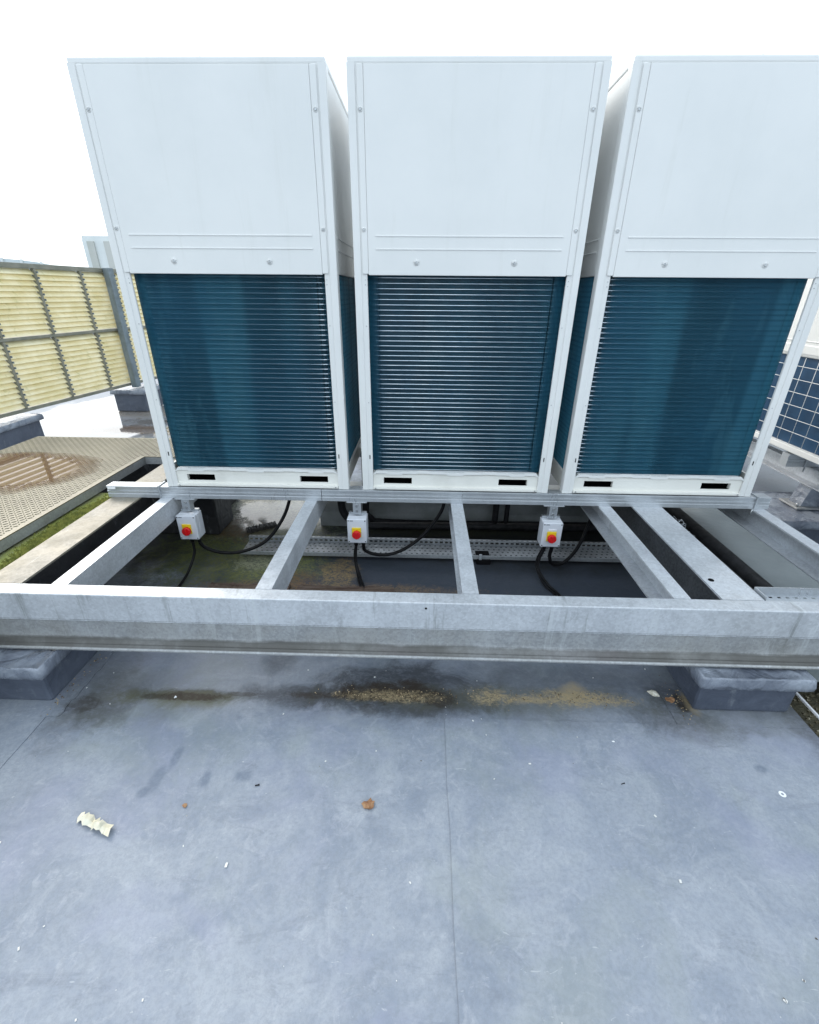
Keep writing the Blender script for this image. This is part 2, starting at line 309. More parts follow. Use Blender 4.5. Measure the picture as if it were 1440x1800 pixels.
# ------------------------------------------------------------------ mesh helpers
class MB:
    def __init__(s): s.bm = bmesh.new()
    def box(s, x0, x1, y0, y1, z0, z1, bev=0., seg=2, mat=None):
        bm2 = bmesh.new()
        v = [bm2.verts.new((x, y, z)) for x in (x0, x1) for y in (y0, y1) for z in (z0, z1)]
        for f in ((0, 1, 3, 2), (4, 6, 7, 5), (0, 4, 5, 1), (2, 3, 7, 6), (0, 2, 6, 4), (1, 5, 7, 3)): bm2.faces.new([v[i] for i in f])
        if bev: bmesh.ops.bevel(bm2, geom=bm2.edges[:], offset=bev, segments=seg, profile=.5, affect='EDGES')
        bmesh.ops.recalc_face_normals(bm2, faces=bm2.faces[:])
        if mat is not None: bm2.transform(mat)
        s.add(bm2); return s
    def add(s, bm2):
        me = bpy.data.meshes.new('tmp'); bm2.to_mesh(me); bm2.free(); s.bm.from_mesh(me); bpy.data.meshes.remove(me)
    def prism(s, prof, axis, a, b, bev=0.):
        """closed 2D profile pushed along an axis. axis 'X': prof is (y,z); 'Y': (x,z); 'Z': (x,y)"""
        bm2 = bmesh.new()
        def P(p, t):
            return {'X': (t, p[0], p[1]), 'Y': (p[0], t, p[1]), 'Z': (p[0], p[1], t)}[axis]
        A = [bm2.verts.new(P(p, a)) for p in prof]; B = [bm2.verts.new(P(p, b)) for p in prof]
        n = len(prof)
        for i in range(n): bm2.faces.new((A[i], A[(i+1) % n], B[(i+1) % n], B[i]))
        bm2.faces.new(A[::-1]); bm2.faces.new(B)
        bmesh.ops.recalc_face_normals(bm2, faces=bm2.faces[:])
        if bev: bmesh.ops.bevel(bm2, geom=[e for e in bm2.edges], offset=bev, segments=1, affect='EDGES', clamp_overlap=True)
        s.add(bm2); return s
    def tube(s, pts, r, seg=10, caps=True):
        pts = [Vector(p) for p in pts]; n = len(pts); rings = []
        rs = r if isinstance(r, (list, tuple)) else [r]*n
        prev = None
        for i, p in enumerate(pts):
            d = (pts[min(i+1, n-1)]-pts[max(i-1, 0)]).normalized()
            if prev is None:
                a = Vector((0, 0, 1)) if abs(d.z) < .9 else Vector((1, 0, 0)); u = d.cross(a).normalized()
            else:
                u = (prev-d*prev.dot(d)).normalized()
            prev = u; v = d.cross(u)
            rings.append([s.bm.verts.new(p+(u*math.cos(2*math.pi*k/seg)+v*math.sin(2*math.pi*k/seg))*rs[i]) for k in range(seg)])
        for i in range(n-1):
            for k in range(seg):
                f = s.bm.faces.new((rings[i][k], rings[i][(k+1) % seg], rings[i+1][(k+1) % seg], rings[i+1][k])); f.smooth = True
        if caps: s.bm.faces.new(rings[0][::-1]); s.bm.faces.new(rings[-1])
        return s
    def quad(s, *p): s.bm.faces.new([s.bm.verts.new(q) for q in p]); return s
    def build(s, name, mat, parent=None, kind=None, loc=None):
        bmesh.ops.recalc_face_normals(s.bm, faces=s.bm.faces[:]) if kind != 'keep' else None
        me = bpy.data.meshes.new(name); s.bm.to_mesh(me); s.bm.free()
        if isinstance(mat, str): mat = M_[mat]
        me.materials.append(mat); o = bpy.data.objects.new(name, me); C.objects.link(o)
        if parent: o.parent = parent
        if kind in ('stuff', 'structure'): o['kind'] = kind
        if loc: o.location = loc
        return o
def tag(o, label, cat, group=None):
    o['label'] = label; o['category'] = cat
    if group: o['group'] = group
    return o
def thing(name, label, cat, loc=(0, 0, 0), rz=0, group=None):
    o = bpy.data.objects.new(name, None); C.objects.link(o); o.location = loc; o.rotation_euler[2] = rz
    return tag(o, label, cat, group)
def dup(o, parent=None):
    c = o.copy(); C.objects.link(c)
    if parent: c.parent = parent
    for ch in [x for x in KIDS.get(o.name, [])]: dup(ch, c)
    return c
KIDS = {}
def index_kids():
    KIDS.clear()
    for o in bpy.data.objects:
        if o.parent: KIDS.setdefault(o.parent.name, []).append(o)
def spline(P, n=10):
    P = [Vector(p) for p in P]; Q = [P[0]*2-P[1]]+P+[P[-1]*2-P[-2]]; out = []
    for i in range(1, len(Q)-2):
        for k in range(n):
            t = k/n; a, b, c, d = Q[i-1:i+3]
            out.append(.5*((2*b)+(c-a)*t+(2*a-5*b+4*c-d)*t*t+(3*b-a-3*c+d)*t**3))
    out.append(P[-1]); return out

FZ = -.49          # roof level
# ------------------------------------------------------------------ setting: the roof
m = MB()
G0, G1 = 2.705, 3.02
def sheet(x0, x1, y0, y1, z, nx=1, ny=1):
    for i in range(nx):
        for j in range(ny):
            a = x0+(x1-x0)*i/nx; b = x0+(x1-x0)*(i+1)/nx; c = y0+(y1-y0)*j/ny; d = y0+(y1-y0)*(j+1)/ny
            m.quad((a, c, z), (b, c, z), (b, d, z), (a, d, z))
sheet(-60, G0, -30, -.45, FZ); sheet(G1, 60, -30, -.45, FZ); sheet(G0, G1, -.55, -.45, FZ)
m.build('roof_floor', 'floor', None, 'structure')
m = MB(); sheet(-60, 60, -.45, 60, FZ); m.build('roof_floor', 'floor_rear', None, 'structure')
m = MB()
m.box(G0, G1, -4, -.55, FZ-.09, FZ-.06)
m.box(G0-.004, G0, -4, -.55, FZ-.09, FZ-.002); m.box(G1, G1+.004, -4, -.55, FZ-.09, FZ-.002); m.box(G0, G1, -.551, -.545, FZ-.09, FZ-.002)
m.build('roof_gully', membrane_dark('gully_silt', (.035, .032, .022), (.09, .08, .045), .7, 30, .9), None, 'structure')
m = MB(); m.quad((-900, -900, -14), (900, -900, -14), (900, 900, -14), (-900, 900, -14))
m.build('ground', simple('pale_city_ground', (.36, .37, .38), (.45, .46, .47), .02, .9), None, 'structure')

# welted membrane laps (thin raised sheets)
lap = MB()
def lapsheet(x0, x1, y0, y1, h=.0035, jag=.003, n=24):
    bm2 = bmesh.new(); A = []; B = []
    for i in range(n+1):
        y = y0+(y1-y0)*i/n
        A.append((x0+random.uniform(-jag, jag), y)); B.append((x1+random.uniform(-jag, jag), y))
    ring = A+B[::-1]
    lo = [bm2.verts.new((x, y, FZ+.0005)) for x, y in ring]; hi = [bm2.verts.new((x, y, FZ+h)) for x, y in ring]
    N = len(ring)
    for i in range(N): bm2.faces.new((lo[i], lo[(i+1) % N], hi[(i+1) % N], hi[i]))
    for i in range(n): bm2.faces.new((hi[i], hi[N-1-i], hi[N-2-i], hi[i+1]))
    lap.add(bm2)
lapsheet(1.396, 2.45, -4, -.955, .0035)
lapsheet(-1.05, -.045, -3, -1.0, .0035, .0012)
lap.build('membrane_lap', 'floor', None, 'structure')
lap = MB(); lapsheet(2.235, 2.70, -.955, -.45, .0028, .0015); lap.build('membrane_patch', 'floor', None, 'structure')
lap = MB(); lapsheet(-.75, .0, -1.0, -.45, .005, .004); lap.build('membrane_patch', 'floor', None, 'structure')

# ------------------------------------------------------------------ plinth blocks
def plinth(x0, x1, y0, y1, top, label, cap=True, mat='membrane_dark', capm='lead', group='membrane wrapped plinths under the steelwork'):
    t = thing('plinth_block', label, 'plinth', ((x0+x1)/2, (y0+y1)/2, FZ), 0, group)
    cx, cy = (x0+x1)/2, (y0+y1)/2
    m = MB(); m.box(x0-cx, x1-cx, y0-cy, y1-cy, 0.001, top-FZ-.045, .012)
    bmesh.ops.subdivide_edges(m.bm, edges=m.bm.edges[:], cuts=1)
    m.build('body', mat, t)
    o = .016
    m = MB(); h1 = top-FZ
    bm2 = bmesh.new()
    # rumpled cap sheet: grid over the top, folded down at the rim
    nx, ny = 18, 12
    W, D = (x1-x0)/2+o, (y1-y0)/2+o
    def P(i, j):
        x = -W+2*W*i/nx; y = -D+2*D*j/ny
        return (x, y, h1-.006+random.uniform(-.0035, .0035))
    g = [[bm2.verts.new(P(i, j)) for j in range(ny+1)] for i in range(nx+1)]
    for i in range(nx):
        for j in range(ny): bm2.faces.new((g[i][j], g[i+1][j], g[i+1][j+1], g[i][j+1]))
    rim = [g[i][0] for i in range(nx+1)]+[g[nx][j] for j in range(1, ny+1)]+[g[i][ny] for i in range(nx-1, -1, -1)]+[g[0][j] for j in range(ny-1, 0, -1)]
    N = len(rim)
    prev = rim
    for (dz, k) in ((-.003, .009), (-.010, .0125), (-.035, .015), (-.054, .014), (-.058, .008)):
        cur = []
        for v in rim:
            q = Vector((v.co.x, v.co.y, 0)); nrm = Vector((1 if v.co.x > W-.001 else (-1 if v.co.x < -W+.001 else 0), 1 if v.co.y > D-.001 else (-1 if v.co.y < -D+.001 else 0), 0))
            wav = random.uniform(-.0025, .0025)
            cur.append(bm2.verts.new((v.co.x+nrm.x*(k-.006+wav), v.co.y+nrm.y*(k-.006+wav), h1+dz+random.uniform(-.002, .002))))
        for i in range(N): bm2.faces.new((prev[i], prev[(i+1) % N], cur[(i+1) % N], cur[i]))
        prev = cur
    for f in bm2.faces: f.smooth = True
    m.add(bm2); m.build('cap_sheet', capm, t)
    return t
plinth(-.62, -.068, -.935, -.50, -.300, 'dark plinth with dented lead cap under the left end of the front beam')
plinth(2.321, 2.668, -.890, -.55, -.300, 'blue-grey plinth with shiny dented cap under the right end of the front beam')
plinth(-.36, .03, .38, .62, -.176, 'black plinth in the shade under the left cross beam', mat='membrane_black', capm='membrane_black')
plinth(3.47, 3.92, .38, .80, -.300, 'grey capped plinth at the right edge below the wire-guarded unit', mat='membrane_dark')
plinth(-2.585, -2.20, 3.58, 3.98, -.215, 'grey plinth under the tall louvred fence post')
plinth(-3.0, -2.54, 1.78, 2.30, -.215, 'greenish plinth at the left edge under the louvred fence')

# ------------------------------------------------------------------ steel frame
FB = thing('front_beam', 'long galvanised steel beam across the whole foreground on two plinths', 'steel beam', (1.3, -.80, -.30))
o = Vector((1.3, -.80, -.30))
def yz(lst): return [(y-o.y, z-o.z) for y, z in lst]
m = MB(); m.prism(yz([(-.8425, -.0655), (-.8415, -.063), (-.839, -.062), (-.7845, -.062), (-.7825, -.064), (-.7825, -.070), (-.834, -.072), (-.836, -.164), (-.7825, -.166), (-.7825, -.174), (-.839, -.174), (-.8425, -.1715)]), 'X', -2.9, 3.1)
m.build('upper_channel', 'galv_front', FB)
fil = [(-.8360+.0*0, -.1765), (-.836, -.240)]
fil += [(-.836-.020*(1-math.cos(a)), -.240-.036*math.sin(a)) for a in [math.pi/2*k/6 for k in range(1, 7)]]
low = fil+[(-.860, -.2805), (-.8655, -.2830), (-.869, -.288), (-.868, -.294), (-.866, -.296), (-.785, -.296), (-.785, -.285), (-.826, -.275), (-.828, -.1765)]
m = MB(); m.prism(yz(low), 'X', -2.9, 3.1)
for f in m.bm.faces:
    f.smooth = abs(f.normal.x) < .5 and False
m.build('lower_beam', 'galv_dirty', FB)
m = MB()
for x in (-.55, 1.62):
    pass
m = MB(); m.box(-2.9, 3.1, -.0436, -.0414, .1245, .1262); m.build('joint_strip', galv('joint_oxide', .75, .4), FB)
for bx in (1.54, .02):
    m = MB(); m.tube([(bx, -.0440, .215), (bx, -.0410, .215)], .004, 8); m.build('bolt_hole', 'void', FB)

def chan(x0, y0, y1, label, zt=-.062, d=.112, wdt=.06, mat='galv'):
    """channel: web on the right, flanges pointing left"""
    t = thing('cross_beam', label, 'steel beam', (x0+wdt/2, y0, zt-d), 0, 'galvanised cross beams between front and back of the frame')
    h = wdt/2; L = y1-y0
    m = MB(); m.prism([(-h, d-.0075), (-h+.001, d), (h, d), (h, d-.0105), (h-.006, d-.0105)], 'Y', 0.001, L); m.build('top_flange', mat, t)
    m = MB(); m.prism([(h-.006, .0107), (h-.001, .0107), (h-.001, d-.0107), (h-.006, d-.0107)], 'Y', .001, L); m.build('web', mat, t)
    m = MB(); m.prism([(-h, .0), (h, 0), (h, .0105), (h-.010, .0105), (-h, .0070)], 'Y', .001, L); m.build('bottom_flange', mat, t)
    return t
YB = -.7825
chan(-.045, YB, 1.25, 'galvanised channel beam left of the first isolator switch')
chan(.7035, YB, 1.25, 'galvanised channel beam between first and second isolator switches')
chan(1.4485, YB, 1.25, 'short-looking channel beam pointing at the camera right of the middle isolator')
chan(2.195, YB, 1.25, 'galvanised channel beam just right of the third isolator switch')
chan(2.957, YB, 1.25, 'galvanised channel beam under the right end of the support rail')
def ibeam(xc, wdt, y0, y1, zt, d, label, mat='galv', hole=None, under='galv_shade'):
    t = thing('wide_beam', label, 'steel beam', (xc, y0, zt-d), 0)
    h = wdt/2; L = y1-y0
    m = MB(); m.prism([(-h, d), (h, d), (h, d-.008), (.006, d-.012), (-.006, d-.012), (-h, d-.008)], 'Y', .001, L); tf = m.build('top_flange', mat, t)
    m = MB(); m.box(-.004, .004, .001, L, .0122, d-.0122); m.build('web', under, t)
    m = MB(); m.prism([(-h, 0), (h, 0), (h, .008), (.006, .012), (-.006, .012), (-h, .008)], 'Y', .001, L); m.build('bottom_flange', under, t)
    if hole:
        m = MB(); m.tube([(hole[0]-xc, hole[1]-y0, d-.001), (hole[0]-xc, hole[1]-y0, d+.0012)], .0105, 16); m.build('bolt_hole', 'void', tf)
    return t
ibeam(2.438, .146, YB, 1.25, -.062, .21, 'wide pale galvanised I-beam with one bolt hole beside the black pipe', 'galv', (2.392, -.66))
ibeam(-.230, .146, YB, .85, -.062, .21, 'wide beige-stained beam at the left between mossy board and first channel beam', 'galv_beige', None, 'membrane_black')  # black web and bottom flange paint the shade in the gap
chan(3.725, -1.5, 2.6, 'galvanised channel beam at the right edge carrying the wire-guarded unit')
chan(4.30, -1.5, 2.6, 'galvanised channel beam under the far side of the wire-guarded unit')

# support rail (strut channel) in two lengths
RP = [(-.008, -.001), (-.007, 0), (.052, 0), (.053, -.001), (.053, -.061), (.052, -.062), (-.007, -.062), (-.008, -.061), (-.008, -.042), (-.0055, -.040), (-.0055, -.034), (-.008, -.032), (-.008, -.026), (-.0035, -.0235), (-.0035, -.0115), (-.008, -.009)]
def rail(name, label, x0, x1, xj, dy):
    t = thing(name, label, 'support rail', (x0, dy, -.062))
    for a, b in ((x0, xj-.0015), (xj+.0015, x1)):
        m = MB(); m.prism([(y, z+.062) for y, z in RP], 'X', a-x0, b-x0); m.build('rail_length', 'rail', t)
    return t
fr = rail('support_rail', 'grooved galvanised strut rail under the front feet of the three units', -.318, 3.035, .79, 0)
rail('support_rail', 'strut rail in the shade under the rear feet of the units', -.20, 3.035, 1.6, .70)
m = MB(); m.box(.006, .047, -.0098, -.0083, .046, .058); m.build('sticker', 'white_label', fr)
# beam clamps at the ends
def clamp(x, label, lean):
    t = thing('beam_clamp', label, 'clamp', (x, 0, -.062))
    m = MB(); m.box(-.004, .004, -.0145, -.0085, -.012, .066, .001)
    m.box(-.004, .004, -.0145, .06, .0625, .069, .001); m.build('strap', 'rail', t)
    m = MB(); m.tube([(lean, -.0115, -.03), (lean*.5, -.0115, .0)], .004, 8); m.build('bolt', 'screw', t)
    return t
clamp(-.045, 'bent strap clamp over the left end of the support rail', 0.0)
clamp(2.965, 'bent strap clamp over the right end of the support rail', -.012)

# ------------------------------------------------------------------ condensing units
W_, D_ = .93, .765; HC = .970; HT = 1.66
GAP = .0713
def build_unit():
    t = thing('condensing_unit', 'x', 'condensing unit', (0, 0, 0))
    # posts : front face 0..0.055 with a step, side leg 0.045
    def post(mx, my):
        pr = [(0.004, 0), (.029, 0), (.031, .0035), (.052, .0035), (.054, .006), (.054, .012), (.0505, .012), (.0505, .0075), (.028, .0065), (.026, .004), (.0055, .004), (.004, .0055), (.004, .026), (.0075, .028), (.0075, .046), (.012, .0465), (.012, .050), (.004, .050), (.0015, .0485), (0, .044), (0, .004), (.001, .001)]
        q = [((W_-x) if mx else x, (D_-y) if my else y) for x, y in pr]
        m = MB(); m.prism(q, 'Z', 0.002, HT-.03); return m.build('corner_post', 'white', t)
    ps = [post(0, 0), post(1, 0), post(0, 1), post(1, 1)]
    # small slots and rivets on the front posts
    for i, sx in ((0, 0), (1, 1)):
        for (lx, z) in ((.045, .948), (.045, .930), (.044, .77), (.043, .44)):
            x = W_-lx if sx else lx
            m = MB(); m.tube([(x, .0042, z), (x, .0020, z)], .0022, 8); m.build('rivet', 'screw', ps[i])
        x = W_-.041 if sx else .041
        m = MB(); m.box(x-.002, x+.002, .0020, .0042, .165, .185); m.build('slot', 'void', ps[i])
    # corner strips with screws
    for sx in (0, 1):
        a, b = (.036, .0600) if not sx else (W_-.0600, W_-.036)
        m = MB(); m.box(a, b, -.0030, .012, HC+.0, HT-.035, .0015, 1); cs = m.build('corner_strip', 'white', t)
        x = .041+.0045 if not sx else W_-.0455
        for z in (1.127, 1.50):
            m = MB(); m.tube([(x, -.0028, z), (x, -.0044, z), (x, -.0044, z), (x, -.0034, z)], [.0095, .0088, .0060, .0055], 16); m.build('screw_cup', 'white', cs)
            m = MB(); m.tube([(x, -.0030, z), (x, -.0050, z)], .0042, 10); m.build('screw', 'screw', cs)
    # front panel
    m = MB(); m.box(.0606, W_-.0606, -.0040, .015, HC-.004, HT-.035, .002, 2); fp = m.build('front_panel', 'white', t)
    for z in (1.105, 1.059):
        m = MB(); m.prism([(-.0038, z+.0035), (-.0068, z+.0012), (-.0068, z-.0012), (-.0038, z-.0030)], 'X', .092, W_-.092); m.build('pressed_groove', 'white', fp)
    for x in (.257, .655):
        z = 1.013
        m = MB(); m.tube([(x, -.0038, z), (x, -.0062, z), (x, -.0064, z), (x, -.0042, z)], [.0125, .0115, .0080, .0070], 20); m.build('screw_cup', 'white', fp)
        m = MB(); m.tube([(x, -.0040, z), (x, -.0072, z)], .0052, 10); m.build('screw', 'screw', fp)
    # side panels
    for sx in (0, 1):
        x0, x1 = (.0045, .016) if not sx else (W_-.016, W_-.0045)
        m = MB(); m.box(x0, x1, .0505, D_-.0505, HC, HT-.035, .0015, 1); sp = m.build('side_panel', 'white', t)
        for z in (1.105, 1.059):
            xs = .0045 if not sx else W_-.0045; s = -1 if not sx else 1
            m = MB(); m.prism([(xs, z+.0035), (xs+s*.003, z+.0012), (xs+s*.003, z-.0012), (xs, z-.003)], 'Y', .08, D_-.08); m.build('pressed_groove', 'white', sp)
    # back panel
    m = MB(); m.box(.0545, W_-.0545, D_-.014, D_-.004, .105, HT-.035, .0015, 1); m.build('back_panel', 'white', t)
    # base tray: face with two long slots
    m = MB(); zb, z1, z2, z3 = .018, .034, .066, .084
    m.box(.0545, W_-.0545, .012, .016, z2, z3); m.box(.0545, W_-.0545, .012, .016, zb, z1)
    for a, b in ((.0545, .105), (.248, W_-.248), (W_-.105, W_-.0545)): m.box(a, b, .012, .016, z1+.0002, z2-.0002)
    for a in (.105, .248, W_-.248, W_-.105):      # turned-in slot ends
        m.box(a-.0008, a+.0008, .0163, .032, z1, z2)
    m.box(.0545, W_-.0545, .0163, D_-.02, .0842, .090)
    m.box(.0545, W_-.0545, -.002, .0163, .006, .0178, .0008, 1)
    m.build('base_tray', 'cream', t)
    m = MB(); m.box(.02, W_-.02, .0335, D_-.02, .012, .0165); m.build('base_plate', 'void', t)  # added black plate, makes the open underside look dark through the slots
    # wavy top lip of the tray
    m = MB(); xs = [.054]; n = 0
    seq = [(.054, .085), (.070, .103), (.12, .103), (.128, .098), (.195, .098), (.203, .103), (.27, .103), (.274, .106), (.33, .106), (.334, .103), (.42, .103), (.428, .098), (.50, .098), (.508, .103), (.60, .103), (.604, .106), (.66, .106), (.664, .103), (.73, .103), (.738, .098), (.80, .098), (.808, .103), (W_-.07, .103), (W_-.054, .085)]
    pts = [(x, z) for x, z in seq]+[(W_-.054, .083)]+[(x, z-.014) for x, z in reversed(seq[1:-1])]+[(.054, .083)]
    m.prism(pts, 'Y', .004, .0118); m.box(.07, W_-.07, .0122, .035, .096, .0985); m.build('tray_lip', 'white', t)
    for sx in (0, 1):
        x = .058 if not sx else W_-.058
        m = MB(); m.tube([(x+.008*(1 if not sx else -1), .002, .012), (x+.008*(1 if not sx else -1), -.0045, .012)], .0035, 8); m.build('screw', 'screw', t)
    for sx in (0, 1):
        x0, x1 = (.010, .014) if not sx else (W_-.014, W_-.010)
        m = MB(); m.box(x0, x1, .0505, D_-.0505, .010, .084); m.box(x0-.006 if not sx else x0, x1 if not sx else x1+.006, .0505, D_-.0505, .0842, .100); m.build('side_base', 'cream', t)
    # coil: real upright fins on a U path, tubes running behind their edges
    r = .08; xi = .016; yf = .040; yb = D_-.03
    path = []
    def addp(x, y, nx, ny): path.append((x, y, nx, ny))
    st = .0045
    y = yb
    while y > yf+r: addp(xi, y, -1, 0); y -= st*1.5
    na = int(r*math.pi/2/st)
    for k in range(na): a = math.pi/2*k/na; addp(xi+r-r*math.cos(a), yf+r-r*math.sin(a), -math.cos(a), -math.sin(a))
    x = xi+r
    while x < W_-xi-r: addp(x, yf, 0, -1); x += st
    for k in range(na): a = math.pi/2*k/na; addp(W_-xi-r+r*math.sin(a), yf+r-r*math.cos(a), math.sin(a), -math.cos(a))
    y = yf+r
    while y < yb: addp(W_-xi, y, 1, 0); y += st*1.5
    z0, z1 = .088, .969; dep = .0130; th = .00028
    vs, fs = [], []
    for (x, y, nx, ny) in path:
        tx, ty = -ny*th, nx*th; b = len(vs)
        for (d, s) in ((0, -1), (0, 1), (dep, 1), (dep, -1)):
            for z in (z0, z1): vs.append((x-nx*d+tx*s, y-ny*d+ty*s, z))
        for i in range(4):
            a0 = b+2*i; a1 = b+2*((i+1) % 4); fs.append((a0, a1, a1+1, a0+1))
    me = bpy.data.meshes.new('coil_fins'); me.from_pydata(vs, [], fs); me.materials.append(M_['fin'])
    # the coil block behind (dark), then fins and tubes as its sub-parts
    key = path[::12]+[path[-1]]
    m = MB(); outer = [(x-nx*(dep+.0005), y-ny*(dep+.0005)) for x, y, nx, ny in key]; inner = [(x-nx*(dep+.012), y-ny*(dep+.012)) for x, y, nx, ny in key]
    N = len(key)
    for i in range(N-1):
        (a, b), (c, d) = outer[i], outer[i+1]; (e, f), (g, h) = inner[i], inner[i+1]
        m.quad((a, b, z0), (c, d, z0), (c, d, z1), (a, b, z1)); m.quad((e, f, z0), (g, h, z0), (g, h, z1), (e, f, z1))
        m.quad((a, b, z1), (c, d, z1), (g, h, z1), (e, f, z1)); m.quad((a, b, z0), (c, d, z0), (g, h, z0), (e, f, z0))
    coil = m.build('coil', simple('coil_depths', (.003, .005, .008), None, 10, .5), t)
    fo = bpy.data.objects.new('fin', me); C.objects.link(fo); fo.parent = coil; fo['kind'] = 'stuff'
    m = MB(); ni = 42
    key2 = [p for i, p in enumerate(path) if i % 8 == 0]+[path[-1]]
    for k in range(ni):
        z = z0+(z1-z0)*(k+.5)/ni
        m.tube([(x-nx*.0088, y-ny*.0088, z) for x, y, nx, ny in key2], .0026, 8, False)
    m.build('coil_tube', 'tube', coil, 'stuff')
    # top with fan opening
    m = MB(); m.box(.002, W_-.002, .002, D_-.002, HT-.034, HT-.012, .006, 2); m.build('top_cover', 'white', t)
    m = MB(); cxx, cyy = W_/2, D_/2
    ring = lambda rr, zz: [(cxx+rr*math.cos(2*math.pi*k/40), cyy+rr*math.sin(2*math.pi*k/40), zz) for k in range(41)]
    m.tube(ring(.33, HT-.01), .012, 8, False); bell = m.build('fan_ring', 'white', t)
    m = MB()
    for k in range(1, 12): m.tube(ring(.028*k, HT+.010), .0022, 5, False)
    for k in range(8):
        a = math.pi*k/8; m.tube([(cxx-.33*math.cos(a), cyy-.33*math.sin(a), HT+.006), (cxx+.33*math.cos(a), cyy+.33*math.sin(a), HT+.006)], .0025, 5)
    m.build('fan_guard', 'white', bell)
    return t
U1 = build_unit(); index_kids()
U2 = dup(U1); U3 = dup(U1)
U2.location = (W_+GAP, 0, 0); U3.location = (2*(W_+GAP), 0, 0)
tag(U1, 'white condensing unit nearest the louvred fence, leftmost of three', 'condensing unit', 'white condensing units in a row on the rail')
tag(U2, 'white condensing unit in the middle, its dark coil striped with bright tubes', 'condensing unit', 'white condensing units in a row on the rail')
tag(U3, 'white condensing unit nearest the black wire-guarded unit, teal coil, rightmost of three', 'condensing unit', 'white condensing units in a row on the rail')

# the unit at the right edge: coil side behind a white wire guard
G = thing('guarded_unit', 'white condensing unit with black coil behind a white wire guard at the right edge', 'condensing unit', (3.58, -.30, 0))
gx, gy0, gy1 = 3.60, -.30, 1.75
L = gy1-gy0
m = MB(); m.box(.0, .80, 0, L, .57, 1.55, .012, 2); pn = m.build('upper_panel', 'white', G)
m = MB(); m.box(-.004, .012, .02, L-.02, .585, .640, .006, 2); m.build('ledge', 'white', pn)
m = MB(); m.box(-.003, .01, .02, L-.02, .655, .662, .002, 1); m.build('ledge', 'white', pn)
m = MB(); m.box(.02, .78, .02, L-.02, .07, .569); m.build('coil', simple('dark_blue_coil', (.010, .045, .10), (.014, .06, .13), 8, .4, .2), G)
m = MB(); m.box(-.008, .80, 0, L, .03, .068, .004, 1); m.build('base_tray', 'white', G)
for y in (0.0, L-.04):
    m = MB(); m.box(-.002, .05, y, y+.04, .0685, .569, .003, 1); m.build('corner_post', 'white', G)
g = MB()
k = 0; y = .04
while y < L-.04: g.tube([(-.004, y, .07), (-.004, y, .569)], .0017, 6); y += .105
for z in [.072+.0745*i for i in range(7)]: g.tube([(-.007, 0, z), (-.007, L, z)], .0018, 6)
g.build('wire_guard', 'white', G)
for (y, lab) in ((.65, 'short strut rail with strap clamp at the right edge under the wire-guarded unit'), (1.45, 'short strut rail behind the rightmost unit under the wire-guarded unit')):
    t = thing('short_rail', lab, 'support rail', (3.575, y, -.061))
    m = MB(); m.prism([(yy, (z+.062)*1.3) for yy, z in RP], 'X', 0, .95); m.build('rail_length', 'rail', t)
    m = MB(); m.box(.11, .118, -.0155, -.0095, -.03, .085, .001); m.box(.11, .118, -.0155, .06, .082, .088, .001); m.build('strap', 'rail', t)
t = thing('steel_stool', 'steel stool between the channel beam and the capped plinth at the right edge', 'steel support', (3.755, .60, -.3005))
m = MB(); m.box(-.11, .11, -.08, .08, 0, .010, .001, 1); m.build('base_plate', 'galv_dirty', t)
m = MB(); m.prism([(-.07, .0105), (.07, .0105), (.045, .1255), (-.045, .1255)], 'Y', -.05, .05); m.build('body', 'lead', t)
for x in (-.09, .09):
    m = MB(); m.tube([(x, -.05, .0105), (x, -.05, .03)], .009, 6); m.build('bolt', 'screw', t)

# ------------------------------------------------------------------ isolator switches with their cables
def isolator(cx, label, extra):
    t = thing('isolator_switch', label, 'isolator switch', (cx, 0, -.284), 0, 'grey isolator switches with red knobs under the rail')
    yF = -.045
    m = MB(); m.box(-.050, .050, yF+.030, .035, 0, .139, .004, 2); m.build('enclosure', 'grey_box', t)
    m = MB(); m.box(-.050, .050, yF, yF+.029, 0, .139, .004, 2); lid = m.build('lid', 'grey_box', t)
    for x in (-.043, .043):
        for z in (.009, .130):
            m = MB(); m.tube([(x, yF+.001, z), (x, yF-.0012, z)], .0032, 8); m.build('screw', 'void', lid)
    m = MB(); m.box(-.026, .022, yF-.006, yF-.0002, .036, .092, .002, 1); pl = m.build('yellow_plate', 'yellow', t)
    m = MB(); m.tube([(-.001, yF-.006, .056), (-.001, yF-.020, .056), (-.001, yF-.023, .056)], [.0225, .0225, .0205], 24); kn = m.build('knob', 'red', t)
    m = MB(); m.box(-.0050, .0030, yF-.030, yF-.0225, .0370, .0750, .0025, 2, Matrix.Translation((0, 0, 0))); m.build('knob_grip', 'red', kn)
    m = MB(); m.box(-.036, -.018, yF-.0008, yF-.0001, .1275, .1315); m.build('maker_print', 'print', lid)
    if extra:
        m = MB(); m.box(-.022, .020, yF-.003, yF-.0002, .094, .106, .001, 1); m.build('white_plate', 'white_label', lid)
    # strut bracket up to the rail
    m = MB(); m.box(-.0205, .0205, -.012, -.0095, .152, .2165); m.box(-.0205, -.0180, -.0093, .028, .152, .2165); m.box(.0180, .0205, -.0093, .028, .152, .2165)
    m.box(-.052, .052, -.014, .035, .2168, .2215, .001, 1); m.box(-.046, .046, .012, .030, .1395, .152)
    br = m.build('strut_bracket', 'rail', t)
    for z in (.172, .200):
        m = MB(); m.tube([(0, -.012, z), (0, -.0165, z)], .0075, 6); m.build('bolt', 'screw', br)
    for x in (-.016, .024):
        m = MB(); m.tube([(x, 0, .001), (x, 0, -.010), (x, 0, -.011), (x+.001, 0, -.034), (x+.002, 0, -.048)], [.014, .014, .0115, .010, .006], 12); m.build('cable_gland', 'black', t)
    return t
isolator(.078, 'left isolator switch, hung from the rail beside the black plinth', False)
